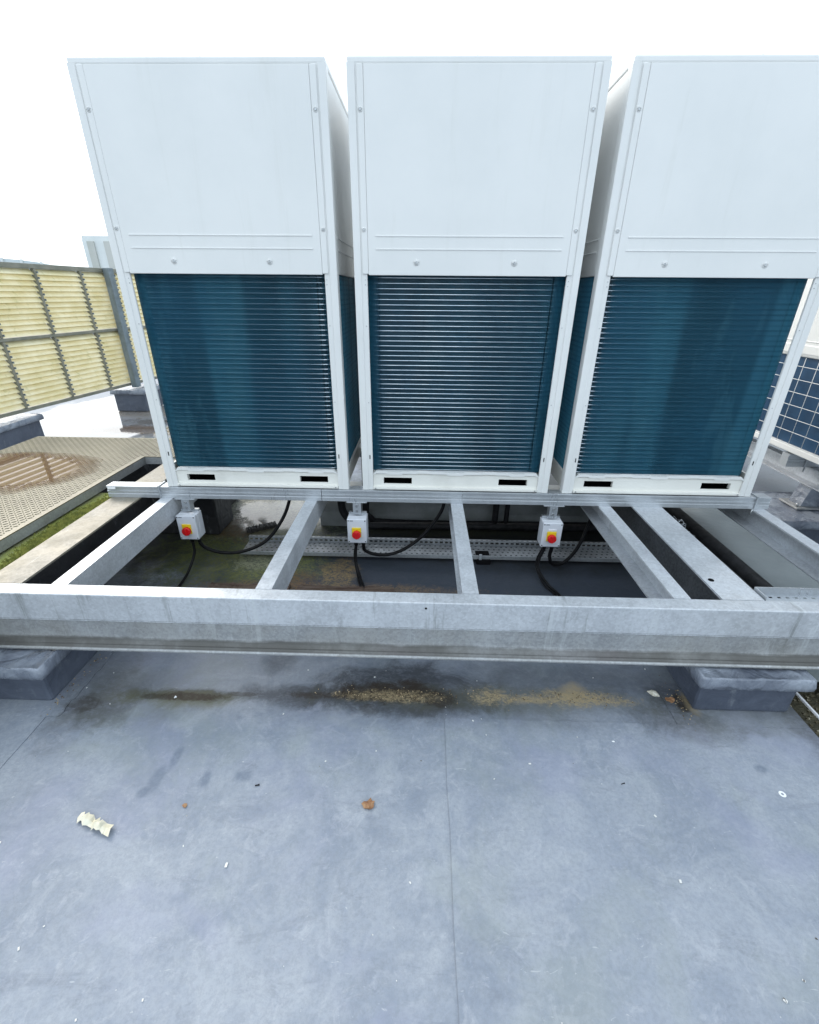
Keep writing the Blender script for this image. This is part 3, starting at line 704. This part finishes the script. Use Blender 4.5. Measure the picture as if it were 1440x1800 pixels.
isolator(.968, 'middle isolator switch, hung in front of the perforated cable tray', False)
isolator(1.972, 'right isolator switch with a white plate above its yellow square', True)
def cable(pts, r, label, group, n=12):
    m = MB(); m.tube(spline(pts, n), r, 10); o_ = m.build('cable', 'black'); tag(o_, label, 'cable', group); return o_
gl = 'black cables looping up to the units'; gd = 'black cables hanging down to the roof'
cable([(.102, 0, -.325), (.125, .01, -.365), (.20, .03, -.405), (.31, .06, -.41), (.42, .12, -.375), (.50, .20, -.28), (.54, .26, -.17), (.55, .28, -.04), (.55, .3, .03)], .0095, 'black cable looping right from the left isolator switch', gl)
cable([(.992, 0, -.325), (1.00, .01, -.36), (1.05, .03, -.395), (1.13, .05, -.405), (1.22, .09, -.385), (1.32, .14, -.32), (1.41, .18, -.20), (1.43, .2, -.10), (1.43, .22, .03)], .0095, 'black cable looping right from the middle isolator switch', gl)
cable([(1.996, 0, -.325), (1.995, .005, -.37), (2.02, .02, -.425), (2.07, .04, -.44), (2.13, .07, -.41), (2.19, .12, -.35), (2.24, .18, -.26), (2.3, .25, -.10), (2.31, .27, .03)], .0095, 'black cable looping right from the right isolator switch', gl)
cable([(.064, 0, -.325), (.066, -.01, -.38), (.058, -.05, -.43), (.05, -.12, -.47), (.05, -.25, -.482), (.07, -.5, -.482)], .007, 'black cable dropping straight from the left isolator switch', gd)
cable([(.954, 0, -.325), (.950, -.01, -.38), (.955, -.03, -.43), (.985, -.10, -.47), (1.02, -.22, -.482), (1.04, -.5, -.482)], .007, 'black cable dropping from the middle isolator switch in front of its twin', gd)
cable([(.950, .008, -.325), (.942, 0, -.38), (.948, -.02, -.43), (.972, -.10, -.474), (1.0, -.22, -.482), (1.01, -.5, -.482)], .006, 'thinner black cable beside the one dropping from the middle isolator switch', gd)
cable([(1.958, 0, -.325), (1.938, -.01, -.38), (1.936, -.03, -.43), (1.97, -.11, -.47), (2.02, -.22, -.482), (2.05, -.5, -.482)], .007, 'black cable bowing left and down from the right isolator switch', gd)
cable([(1.952, .008, -.325), (1.930, 0, -.38), (1.927, -.02, -.43), (1.955, -.11, -.474), (2.0, -.22, -.482), (2.02, -.5, -.482)], .006, 'thinner black cable beside the one bowing from the right isolator switch', gd)
# lagged pipes under the units
def pipe(pts, r, label, grp=None, mat='lagging'):
    m = MB(); m.tube(spline(pts, 8), r, 14); o_ = m.build('lagged_pipe', mat); tag(o_, label, 'pipe', grp); return o_
gp = 'black lagged pipes under the units'
pipe([(.80, .45, .05), (.80, .45, -.25), (.82, .45, -.36), (.90, .45, -.425), (1.02, .45, -.435), (1.75, .47, -.435), (2.6, .47, -.435)], .024, 'thick black lagged pipe bending down left of the middle isolator', gp)
pipe([(.955, .47, .05), (.955, .47, -.25), (.97, .5, -.40), (1.2, .52, -.445), (2.6, .54, -.445)], .020, 'black lagged pipe dropping behind the middle isolator switch', gp)
pipe([(1.765, .45, .05), (1.765, .45, -.2), (1.765, .46, -.40)], .019, 'left one of two straight black pipes between middle and right isolators', gp)
pipe([(1.835, .45, .05), (1.835, .45, -.2), (1.835, .46, -.40)], .015, 'right one of two straight black pipes between middle and right isolators', gp)
pipe([(2.825, -.74, -.275), (2.825, 0, -.275), (2.825, 1.4, -.275)], .038, 'long black lagged pipe beside the wide beam with the bolt hole', gp)
cable([(2.755, -.74, -.27), (2.76, -.3, -.265), (2.75, .1, -.27), (2.76, 1.3, -.27)], .010, 'black cable lying left of the long lagged pipe', None)
cable([(2.728, -.74, -.275), (2.735, -.3, -.27), (2.725, .2, -.272), (2.73, 1.3, -.27)], .008, 'second black cable tight against the wide beam', None)
# plinth under them / grey lid
m = MB(); m.box(2.64, 3.36, -.735, 1.6, FZ+.001, -.318, .008, 2)
m.build('upstand', membrane_dark('grey_green_membrane', (.19, .215, .22), (.25, .275, .28), .5, 14, .25), None)
tag(bpy.data.objects['upstand'], 'flat grey membrane-covered upstand between the wide beam and the right channel beam', 'upstand')
m = MB()
for k in range(7):
    a0 = random.uniform(0, 6); c0 = Vector((2.715+.006*k, .02+.035*k, -.245))
    m.tube([c0+Vector((.020*math.cos(a0+q), .028*math.sin(a0+q), .012*math.sin(2*q+a0))) for q in [i*.7 for i in range(9)]], .0022, 5)
tag(m.build('wire_tangle', 'tube'), 'small tangle of bare wire between the wide beam and lagged pipe', 'wire')

m = MB(); A = [(.54, FZ+.001)]+[(.54+.09*(1-math.cos(a)), -.385+.09*math.sin(a)) for a in [math.pi/2*k/8 for k in range(9)]]+[(.86, -.30), (.86, FZ+.001)]
m.prism(A, 'X', .64, 2.60)
for f in m.bm.faces: f.smooth = abs(f.normal.x) < .5 and abs(f.normal.z) > .02
tag(m.build('pipe_upstand', membrane_dark('grey_olive_membrane', (.16, .17, .165), (.24, .25, .25), .6, 14, .25)), 'low rounded grey upstand in the shade under the units behind the cable tray', 'upstand')

# perforated cable tray
TR = thing('cable_tray', 'perforated galvanised cable tray lying on the roof below the units', 'cable tray', (0, 0, 0))
def perf(x0, x1, y0, y1, z, pitchx, rows, hw, hl, name, vertical=False, stag=True):
    """flat strip with real rectangular holes, made of small quads round each hole"""
    m = MB(); n = int((x1-x0)/pitchx); px_ = (x1-x0)/n; rh = (y1-y0)/rows
    def Q(a, b, c, d):
        if vertical: m.quad((a, z, c), (b, z, c), (b, z, d), (a, z, d))
        else: m.quad((a, c, z), (b, c, z), (b, d, z), (a, d, z))
    for r_ in range(rows):
        c0 = y0+r_*rh; c1 = c0+rh; cm = (c0+c1)/2
        for i in range(n):
            a = x0+i*px_; b = a+px_; cx = (a+b)/2+((px_*.22 if r_ % 2 else -px_*.22) if stag else 0)
            l0, l1, w0, w1 = cx-hl/2, cx+hl/2, cm-hw/2, cm+hw/2
            Q(a, b, c0, w0); Q(a, b, w1, c1); Q(a, l0, w0, w1); Q(l1, b, w0, w1)
    return m
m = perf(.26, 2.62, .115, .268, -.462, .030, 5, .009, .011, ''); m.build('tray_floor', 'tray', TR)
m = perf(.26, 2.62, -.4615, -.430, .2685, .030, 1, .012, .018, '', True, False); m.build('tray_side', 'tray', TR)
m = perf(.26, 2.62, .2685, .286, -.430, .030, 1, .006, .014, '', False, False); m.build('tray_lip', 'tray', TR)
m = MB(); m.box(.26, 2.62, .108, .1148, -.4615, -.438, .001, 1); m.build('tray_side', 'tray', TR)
m = MB(); m.box(-.04, .04, -.055, .055, 0, .03, .003, 1); tag(m.build('rubber_foot', 'void', None, None, (1.66, .15, FZ+.001)), 'black rubber foot under the cable tray right of the third cross beam', 'tray foot')
m = MB(); m.box(-.008, .008, -.004, .004, 0, .035, .001, 1); m.tube([(0, -.004, .012), (0, -.010, .012)], .006, 6); tag(m.build('tray_hook', 'rail', None, None, (1.64, .100, FZ+.032)), 'small steel fixing on the tray edge above its rubber foot', 'fixing')
T2 = thing('tray_offcut', 'bright perforated tray edge behind the front beam at the right', 'cable tray', (0, 0, 0))
m = perf(2.52, 3.5, -.775, -.715, -.085, .03, 2, .008, .012, ''); m.build('tray_floor', 'rail', T2)
m = MB(); m.box(2.52, 3.5, -.7155, -.7125, -.085, -.052); m.box(2.517, 2.52, -.775, -.7125, -.085, -.052); m.build('tray_side', 'rail', T2)

# old timber on the roof
def ragged(x0, x1, y0, y1, h, name, mat, label, cat, rz=0, z=FZ+.0015, loc=None):
    m = MB(); bm2 = bmesh.new(); n = 26
    cx, cy = (x0+x1)/2, (y0+y1)/2
    A = [(x0+(x1-x0)*i/n-cx, y0-cy+random.uniform(-.006, .006)) for i in range(n+1)]; B = [(x0+(x1-x0)*i/n-cx, y1-cy+random.uniform(-.006, .006)) for i in range(n+1)]
    lo = [[bm2.verts.new((p[0], p[1], 0)) for p in A], [bm2.verts.new((p[0], p[1], 0)) for p in B]]
    hi = [[bm2.verts.new((p[0], p[1], h*random.uniform(.7, 1.1))) for p in A], [bm2.verts.new((p[0], p[1], h*random.uniform(.7, 1.1))) for p in B]]
    for i in range(n):
        bm2.faces.new((hi[0][i], hi[0][i+1], hi[1][i+1], hi[1][i])); bm2.faces.new((lo[0][i], lo[0][i+1], hi[0][i+1], hi[0][i])); bm2.faces.new((lo[1][i], hi[1][i], hi[1][i+1], lo[1][i+1]))
    for i in (0, n): bm2.faces.new((lo[0][i], hi[0][i], hi[1][i], lo[1][i]))
    m.add(bm2); o_ = m.build(name, mat, None, None, (cx, cy, z)); o_.rotation_euler[2] = rz; tag(o_, label, cat); return o_
ragged(.21, .625, -.225, -.165, .020, 'timber_batten', 'timber', 'rotten brown batten behind the front beam between the two left cross beams', 'timber')
ragged(.665, 1.165, -.215, -.165, .018, 'timber_batten', 'timber', 'rotten brown batten behind the front beam right of the second cross beam', 'timber')
ragged(.17, .36, .455, .505, .022, 'plank', 'plank', 'short dark plank at an angle behind the tray end', 'plank', .55)

# ------------------------------------------------------------------ left side: walkway and mossy board
WK = thing('walkway', 'wet checker plate walkway reflecting the louvred fence at the left', 'walkway', (0, 0, 0))
WZ = -.05
m = MB(); m.prism([(-1.47, -2.6), (-.487, -2.6), (-.470, .60), (.36, .60), (.36, 1.0), (-1.47, 1.0)], 'Z', WZ-.005, WZ); m.build('plate', 'walk', WK)
m = MB(); m.prism([(-.487, -2.6), (-.470, .60), (-.474, .60), (-.491, -2.6)], 'Z', WZ-.050, WZ-.0052)
m.box(-.470, .36, .6001, .604, WZ-.050, WZ-.0052); m.box(-1.47, .36, .996, 1.0, WZ-.05, WZ-.0052); m.box(-1.47, -1.466, -2.6, .996, WZ-.05, WZ-.0052)
m.build('edge_angle', 'galv_dirty', WK)
bm2 = bmesh.new()
def lozenge(x, y, a):
    L_, Wd, H = .0120, .0036, .0028; ca, sa = math.cos(a), math.sin(a)
    pts = [(L_, 0, 0), (0, Wd, 0), (-L_, 0, 0), (0, -Wd, 0), (L_*.45, 0, H), (-L_*.45, 0, H)]
    v = [bm2.verts.new((x+p[0]*ca-p[1]*sa, y+p[0]*sa+p[1]*ca, WZ+p[2])) for p in pts]
    for f in ((0, 1, 4), (1, 5, 4), (1, 2, 5), (2, 3, 5), (3, 4, 5), (3, 0, 4)): bm2.faces.new([v[i] for i in f])
i = 0; y = -.75
while y < .99:
    j = 0; x = -1.455
    while x < .35:
        if not (x > -.50 and y < .615) and ((x+1.22)/.50)**2+((y-.30)/.25)**2 > 1: lozenge(x, y, R(45) if (i+j) % 2 else R(-45))
        x += .021; j += 1
    y += .021; i += 1
m = MB(); m.add(bm2); m.build('raised_pattern', 'walk', WK, 'stuff')
for (x, y) in ((-1.3, .9), (-1.3, -.6), (-.55, -1.4)):
    m = MB(); m.box(x-.03, x+.03, y-.03, y+.03, FZ+.001, WZ-.0055); m.build('leg', 'galv_dirty', WK)
m = MB(); m.box(-1.42, -.06, .63, .95, FZ+.001, -.104, .01, 1); m.build('light_blocker', 'membrane_black', WK)  # added black box, blocks bright floor and reflections below the walkway
m = MB(); m.box(-.56, -.310, -2.2, .16, -.130, -.112, .003, 1)
mb_ = tag(m.build('mossy_board', 'mossboard'), 'pale board with a strip of green moss between walkway and beige beam', 'board')
bm2 = bmesh.new()
for k in range(3400):
    y = random.gauss(-.30, .34); x = -.400+random.gauss(0, .021)+.02*math.sin(y*7)
    if not (-.48 < x < -.318 and -1.2 < y < .15): continue
    s = random.uniform(.003, .008); a = random.uniform(0, 6.28); h = random.uniform(.003, .012)
    v = [bm2.verts.new((x+s*math.cos(a+q), y+s*math.sin(a+q), -.1125)) for q in (0, 2.1, 4.2)]; tp = bm2.verts.new((x+random.uniform(-.003, .003), y, -.112+h))
    for i in range(3): bm2.faces.new((v[i], v[(i+1) % 3], tp))
m = MB(); m.add(bm2); m.build('moss', 'moss', None, 'stuff')
tag(bpy.data.objects['moss'], 'strip of yellow-green moss growing on the pale board', 'moss')

# ------------------------------------------------------------------ louvred fence
ang = R(7.8); FD = Vector((math.sin(ang), math.cos(ang), 0))
F0 = Vector((-2.42, 3.60, 0))
FN = thing('louvred_fence', 'cream louvred screen fence running away at the left on plinths', 'louvred fence', (F0.x, F0.y, FZ), math.pi/2-ang)
# local x runs along the fence away from camera, local -y faces the units
zo = -FZ
zT, zM, zBt = 1.085, .462, -.150
PITCH = .557; muls = [-.25+PITCH*k for k in range(-7, 0)]+[-.25, .225]+[.225+PITCH*k for k in range(1, 14)]
s0, s1 = muls[0], muls[-1]
for z, h in ((zT, .042), (zM, .030), (zBt-.03, .034)):
    m = MB(); m.box(s0, s1, -.022, .022, z+zo, z+zo+h, .003, 1); m.build('rail', 'mullion', FN)
for s in muls:
    for a, b in ((zBt+.005, zM-.002), (zM+.031, zT-.001)):
        m = MB(); m.box(s-.011, s+.011, -.030, .012, a+zo, b+zo, .002, 1); m.build('mullion', 'mullion', FN)
for s in (.110, .110-5*PITCH, .110+5*PITCH, .110+10*PITCH):
    m = MB(); m.box(s-.042, s+.042, -.105, -.031, -.20+zo, 1.13+zo, .004, 1); m.build('post', 'post', FN)
NS = 12
def slat_mesh(L_):
    m = MB(); m.prism([(-.024, -.023), (-.0205, -.025), (-.010, -.012), (.014, .014), (.019, .026), (.0165, .027), (.011, .016), (-.013, -.009), (-.021, -.021)], 'X', 0, L_)
    bmesh.ops.recalc_face_normals(m.bm, faces=m.bm.faces[:])
    me = bpy.data.meshes.new('slat'); m.bm.to_mesh(me); m.bm.free(); me.materials.append(M_['louvre']); return me
cache = {}; first = True
stuffm = MB()
brk = MB()
for k in range(len(muls)-1):
    a, b = muls[k]+.012, muls[k+1]-.012
    key = round(b-a, 3)
    if key not in cache: cache[key] = slat_mesh(b-a)
    for (z0, z1) in ((zBt+.01, zM-.004), (zM+.034, zT-.004)):
        for i in range(NS):
            z = z0+(z1-z0)*(i+.5)/NS+zo
            o_ = bpy.data.objects.new('slat', cache[key]); C.objects.link(o_); o_.parent = FN; o_.location = (a, random.uniform(-.001, .001), z)
            o_.rotation_euler[0] = random.uniform(-.04, .04)
            if k < 12: brk.box(a+.001, a+.010, -.040, -.024, z-.012, z+.006)
    if k > 11 and False: pass
brk.build('slat_clip', 'post', FN, 'stuff')
# the same screen seen far behind through the gaps between the units
F2 = thing('louvred_fence', 'grey louvred screen far behind, seen through the gap between the left and middle units', 'louvred fence', (-1.2, 9.0, FZ), 0)
for z, h in ((1.10, .06), (.45, .04), (-.18, .05)):
    m = MB(); m.box(0, 12, -.03, .03, z+zo, z+zo+h); m.build('rail', 'mullion', F2)
for k in range(13):
    m = MB(); m.box(k*1.0-.02, k*1.0+.02, -.045, .02, -.49+zo, 1.1+zo); m.build('mullion', 'post', F2)
m = MB()
for i in range(24):
    z = -.12+i*.05; m.prism([(-.024, z+zo), (-.02, z+zo-.004), (.02, z+zo+.036), (.016, z+zo+.040)], 'X', 0, 12)
m.build('slat', 'louvre_grey', F2, 'stuff')
for (x, y, wd, dp, h, lab) in ((.35, 4.6, .9, .6, .55, 'low black plant box on the roof behind the left and middle units'),):
    t = thing('plant_box', lab, 'plant box', (x, y, FZ))
    m = MB(); m.box(-wd/2, wd/2, -dp/2, dp/2, .02, h, .01, 2); m.build('case', 'membrane_black', t)
    m = MB(); m.box(-wd/2-.02, wd/2+.02, -dp/2-.02, dp/2+.02, h+.001, h+.03, .005, 1); m.build('lid', 'galv_dirty', t)
    m = MB()
    for i in range(6): m.box(-wd/2+.06, wd/2-.06, -dp/2-.012, -dp/2-.0005, .08+i*.07, .10+i*.07)
    m.build('vent', 'galv_dirty', t)

# ------------------------------------------------------------------ far buildings
pale = simple('pale_cladding', (.70, .72, .70), (.62, .65, .63), .6, .6)  # haze and flare put into the pale tone, glazing below too
paleg = simple('pale_glazing', (.46, .52, .52), (.55, .60, .60), .4, .3)
rib = simple('tower_rib_glass', (.42, .43, .38), (.5, .5, .46), .4, .5)
T = thing('far_tower', 'pale ribbed tower block beyond the fence, cut by the leftmost unit', 'building', (-19.9, 30, -14))
m = MB(); m.box(0, 7.6, 0, 6, 0, 17.7); m.build('wall', pale, T)
m = MB(); m.box(.02, 7.58, .02, 5.98, 17.701, 17.9); m.build('roof', pale, T)
for k in range(7):
    m = MB(); m.box(.35+k*1.05, .35+k*1.05+.42, -.12, -.002, 8, 17.6); m.build('window', rib, T)
for k in range(6):
    m = MB(); m.box(-.12, -.002, .5+k*.95, .9+k*.95, 8, 17.4); m.build('window', paleg, T)
m = MB(); m.box(1.6, 3.2, 2, 4, 18.1, 18.9, .05, 1); m.build('plant_room', paleg, T)
B = thing('far_roof', 'low pale building with a curved glazed roof beyond the fence at the left', 'building', (-34, 32, -14))
m = MB(); m.box(0, 12.5, 0, 8, 0, 15.6); m.build('wall', pale, B)
m = MB(); pr = [(x, 15.62+1.15*math.sin(math.pi*min(max((x+.2)/12.9, 0), 1))**.6) for x in [-.2+12.9*k/12 for k in range(13)]]
m.prism(pr+[(12.7, 15.61), (-.2, 15.61)][0:2], 'Y', -.3, 8); m.build('roof', paleg, B)
for k in range(9):
    x = .8+k*1.3; h = 15.62+1.15*math.sin(math.pi*(x+.2)/12.9)**.6
    m = MB(); m.box(x-.06, x+.06, -.42, -.31, 15.3, h+.05); m.build('glazing_bar', pale, B)
for (x, y, wx, h, lab) in ((-70, 60, 26, 17, 'far pale office block at the left of the skyline'), (-6, 90, 22, 16, 'far pale block hidden behind the units'), (45, 80, 30, 17, 'far pale block at the right of the skyline')):
    t = thing('far_block', lab, 'building', (x, y, -14))
    m = MB(); m.box(0, wx, 0, 12, 0, h-1); m.build('wall', pale, t)
    for i in range(int(wx/2)):
        m = MB(); m.box(.5+i*2, 1.6+i*2, -.1, -.002, h-4, h-2); m.build('window', paleg, t)
    m = MB(); m.box(-.2, wx+.2, -.2, 12.2, h-.999, h-.5); m.build('roof', pale, t)

# ------------------------------------------------------------------ gully trims and debris
m = MB(); m.box(-.004, .004, -3, 0, 0, .008); tag(m.build('metal_trim', 'white_label', None, None, (2.772, -.56, FZ-.004)), 'thin white trim beside the gully at the bottom right', 'trim')
m = MB(); m.box(-.005, .005, -3, 0, 0, .01); tag(m.build('metal_trim', 'rail', None, None, (2.93, -.56, FZ-.004)), 'thin steel trim at the extreme right behind the gully', 'trim')
m = MB()
for k in range(500):
    x = random.uniform(G0+.01, G1-.01); y = random.uniform(-1.6, -.57); s = random.uniform(.002, .007)
    m.box(x-s, x+s, y-s*.7, y+s*.7, FZ-.06, FZ-.06+s, 0, 1)
m.build('gully_grit', simple('grit', (.10, .085, .05), (.42, .38, .28), 90, .9, lo=.55, hi=.6), None, 'stuff')
def flake(x, y, r_, mat, name, label, cat, n=9, h=.004, sq=1., curl=.004, rz=0):
    m = MB(); bm2 = bmesh.new(); c = bm2.verts.new((0, 0, h+curl*.3)); ring = []; ring2 = []
    for i in range(n):
        a = 2*math.pi*i/n; rr = r_*random.uniform(.65, 1.15)
        ring.append(bm2.verts.new((rr*math.cos(a), rr*sq*math.sin(a), h*.4+random.uniform(0, curl)))); ring2.append(bm2.verts.new((rr*.9*math.cos(a), rr*.9*sq*math.sin(a), .0002)))
    for i in range(n):
        bm2.faces.new((c, ring[i], ring[(i+1) % n])); bm2.faces.new((ring[i], ring2[i], ring2[(i+1) % n], ring[(i+1) % n]))
    bm2.faces.new(ring2)
    m.add(bm2); o_ = m.build(name, mat, None, None, (x, y, FZ+.0008)); o_.rotation_euler[2] = rz; tag(o_, label, cat); return o_
flake(1.155, -1.276, .020, 'leaf', 'dead_leaf', 'crumbly brown leaf on the roof near the bottom centre', 'leaf', 14, .004, .75, .009)
flake(.604, -1.298, .008, 'leaf', 'rust_flake', 'small rusty flake on the roof left of the brown leaf', 'rust flake', 6, .003, .9, .003)
flake(2.209, -.815, .021, 'stone', 'pale_stone', 'pale flat stone left of the right plinth', 'stone', 9, .010, .7, .003, -.7)
flake(1.976, -1.032, .006, 'litter', 'white_chip', 'small white chip on the roof below the ochre silt', 'chip', 6, .003, .7, .002)
flake(.377, -.897, .007, 'litter', 'white_chip', 'tiny white chip on the dark silt right of the left plinth', 'chip', 3, .006, 1, .003)
flake(1.881, -1.188, .005, 'litter', 'white_chip', 'tiny white chip beside a black screw on the roof', 'chip', 5, .003, .5, .001)
flake(2.26, -.845, .018, 'leaf', 'dead_leaf', 'dark curled leaf litter against the right plinth', 'leaf', 11, .005, .8, .008)
for (x, y, lab) in ((1.949, -1.187, 'short black screw on the roof right of a white chip'), (.80, -1.23, 'short black screw on the roof left of the brown leaf')):
    m = MB(); m.tube([(-.006, 0, .002), (.004, .003, .002), (.006, .0035, .0025)], [.0018, .0018, .0035], 6); tag(m.build('black_screw', 'void', None, None, (x, y, FZ+.001)), lab, 'screw')
m = MB(); bm2 = bmesh.new(); n = 20; rings = []
for rr, z in ((.004, .0005), (.004, .003), (.010, .003), (.0108, .0005)): rings.append([bm2.verts.new((rr*math.cos(2*math.pi*i/n), rr*math.sin(2*math.pi*i/n), z)) for i in range(n)])
for q in range(3):
    for i in range(n): bm2.faces.new((rings[q][i], rings[q][(i+1) % n], rings[q+1][(i+1) % n], rings[q+1][i]))
m.add(bm2); tag(m.build('white_washer', 'litter', None, None, (2.432, -1.202, FZ+.0008)), 'white ring washer lying on the roof at the bottom right', 'washer')
# crumpled strip of cream paper at the bottom left
m = MB(); bm2 = bmesh.new(); n = 14; rows = []
for i in range(n+1):
    u = i/n; x = .11*u; zz = .006+.014*abs(math.sin(u*7))+random.uniform(0, .006)
    rows.append([bm2.verts.new((x+random.uniform(-.004, .004), -.05*u+wv, zz*(1-.4*abs(q)))) for q, wv in ((-1, -.014+random.uniform(-.006, .006)), (0, 0), (1, .014+random.uniform(-.006, .006)))])
for i in range(n):
    for q in (0, 1): bm2.faces.new((rows[i][q], rows[i+1][q], rows[i+1][q+1], rows[i][q+1]))
m.add(bm2); tag(m.build('paper_strip', 'paper', None, None, (.315, -1.345, FZ+.001)), 'crumpled strip of cream paper on the roof at the bottom left', 'paper').rotation_euler[2] = .15
cr = MB()
for k in range(420):
    q = random.random()
    if q < .45: x, y = random.gauss(1.22, .13), random.gauss(-.855, .016)
    elif q < .75: x, y = random.gauss(1.85, .14), random.gauss(-.848, .018)
    elif q < .88: x, y = random.gauss(2.285, .015), random.gauss(-.85, .05)
    else: x, y = random.gauss(-.045, .012), random.gauss(-.86, .09)
    s = random.uniform(.0006, .0020); zz = FZ+.0038 if x > 1.396 else FZ+.0005
    if -.6 < x < .02: zz = FZ+.0052
    if x > 2.235: zz = FZ+.003
    cr.box(-s*random.uniform(1, 2), s, -s, s*.7, 0, s*.9, 0, 1, Matrix.Translation((x, y, zz)) @ Matrix.Rotation(random.uniform(0, 3), 4, 'Z'))
cr.build('silt_crumbs', simple('silt_crumbs', (.10, .065, .035), (.42, .33, .20), 90, .9, lo=.45, hi=.55), None, 'stuff')
# odd chips scattered about the roof
ch = MB()
for k in range(80):
    x = random.uniform(-.3, 2.65); y = random.uniform(-2.1, -.6); s = random.uniform(.0007, .0024)
    if random.random() < .15: s *= 1.5
    a = random.uniform(0, 3); ch.box(-s*random.uniform(1, 2.4), s, -s, s*.7, 0, s*.8, 0, 1, Matrix.Translation((x, y, FZ+.0045 if x > 1.39 else FZ+.0006)) @ Matrix.Rotation(a, 4, 'Z'))
ch.build('roof_grit', simple('pale_grit', (.66, .66, .64), (.08, .07, .06), 60, .8, lo=.56, hi=.58), None, 'stuff')
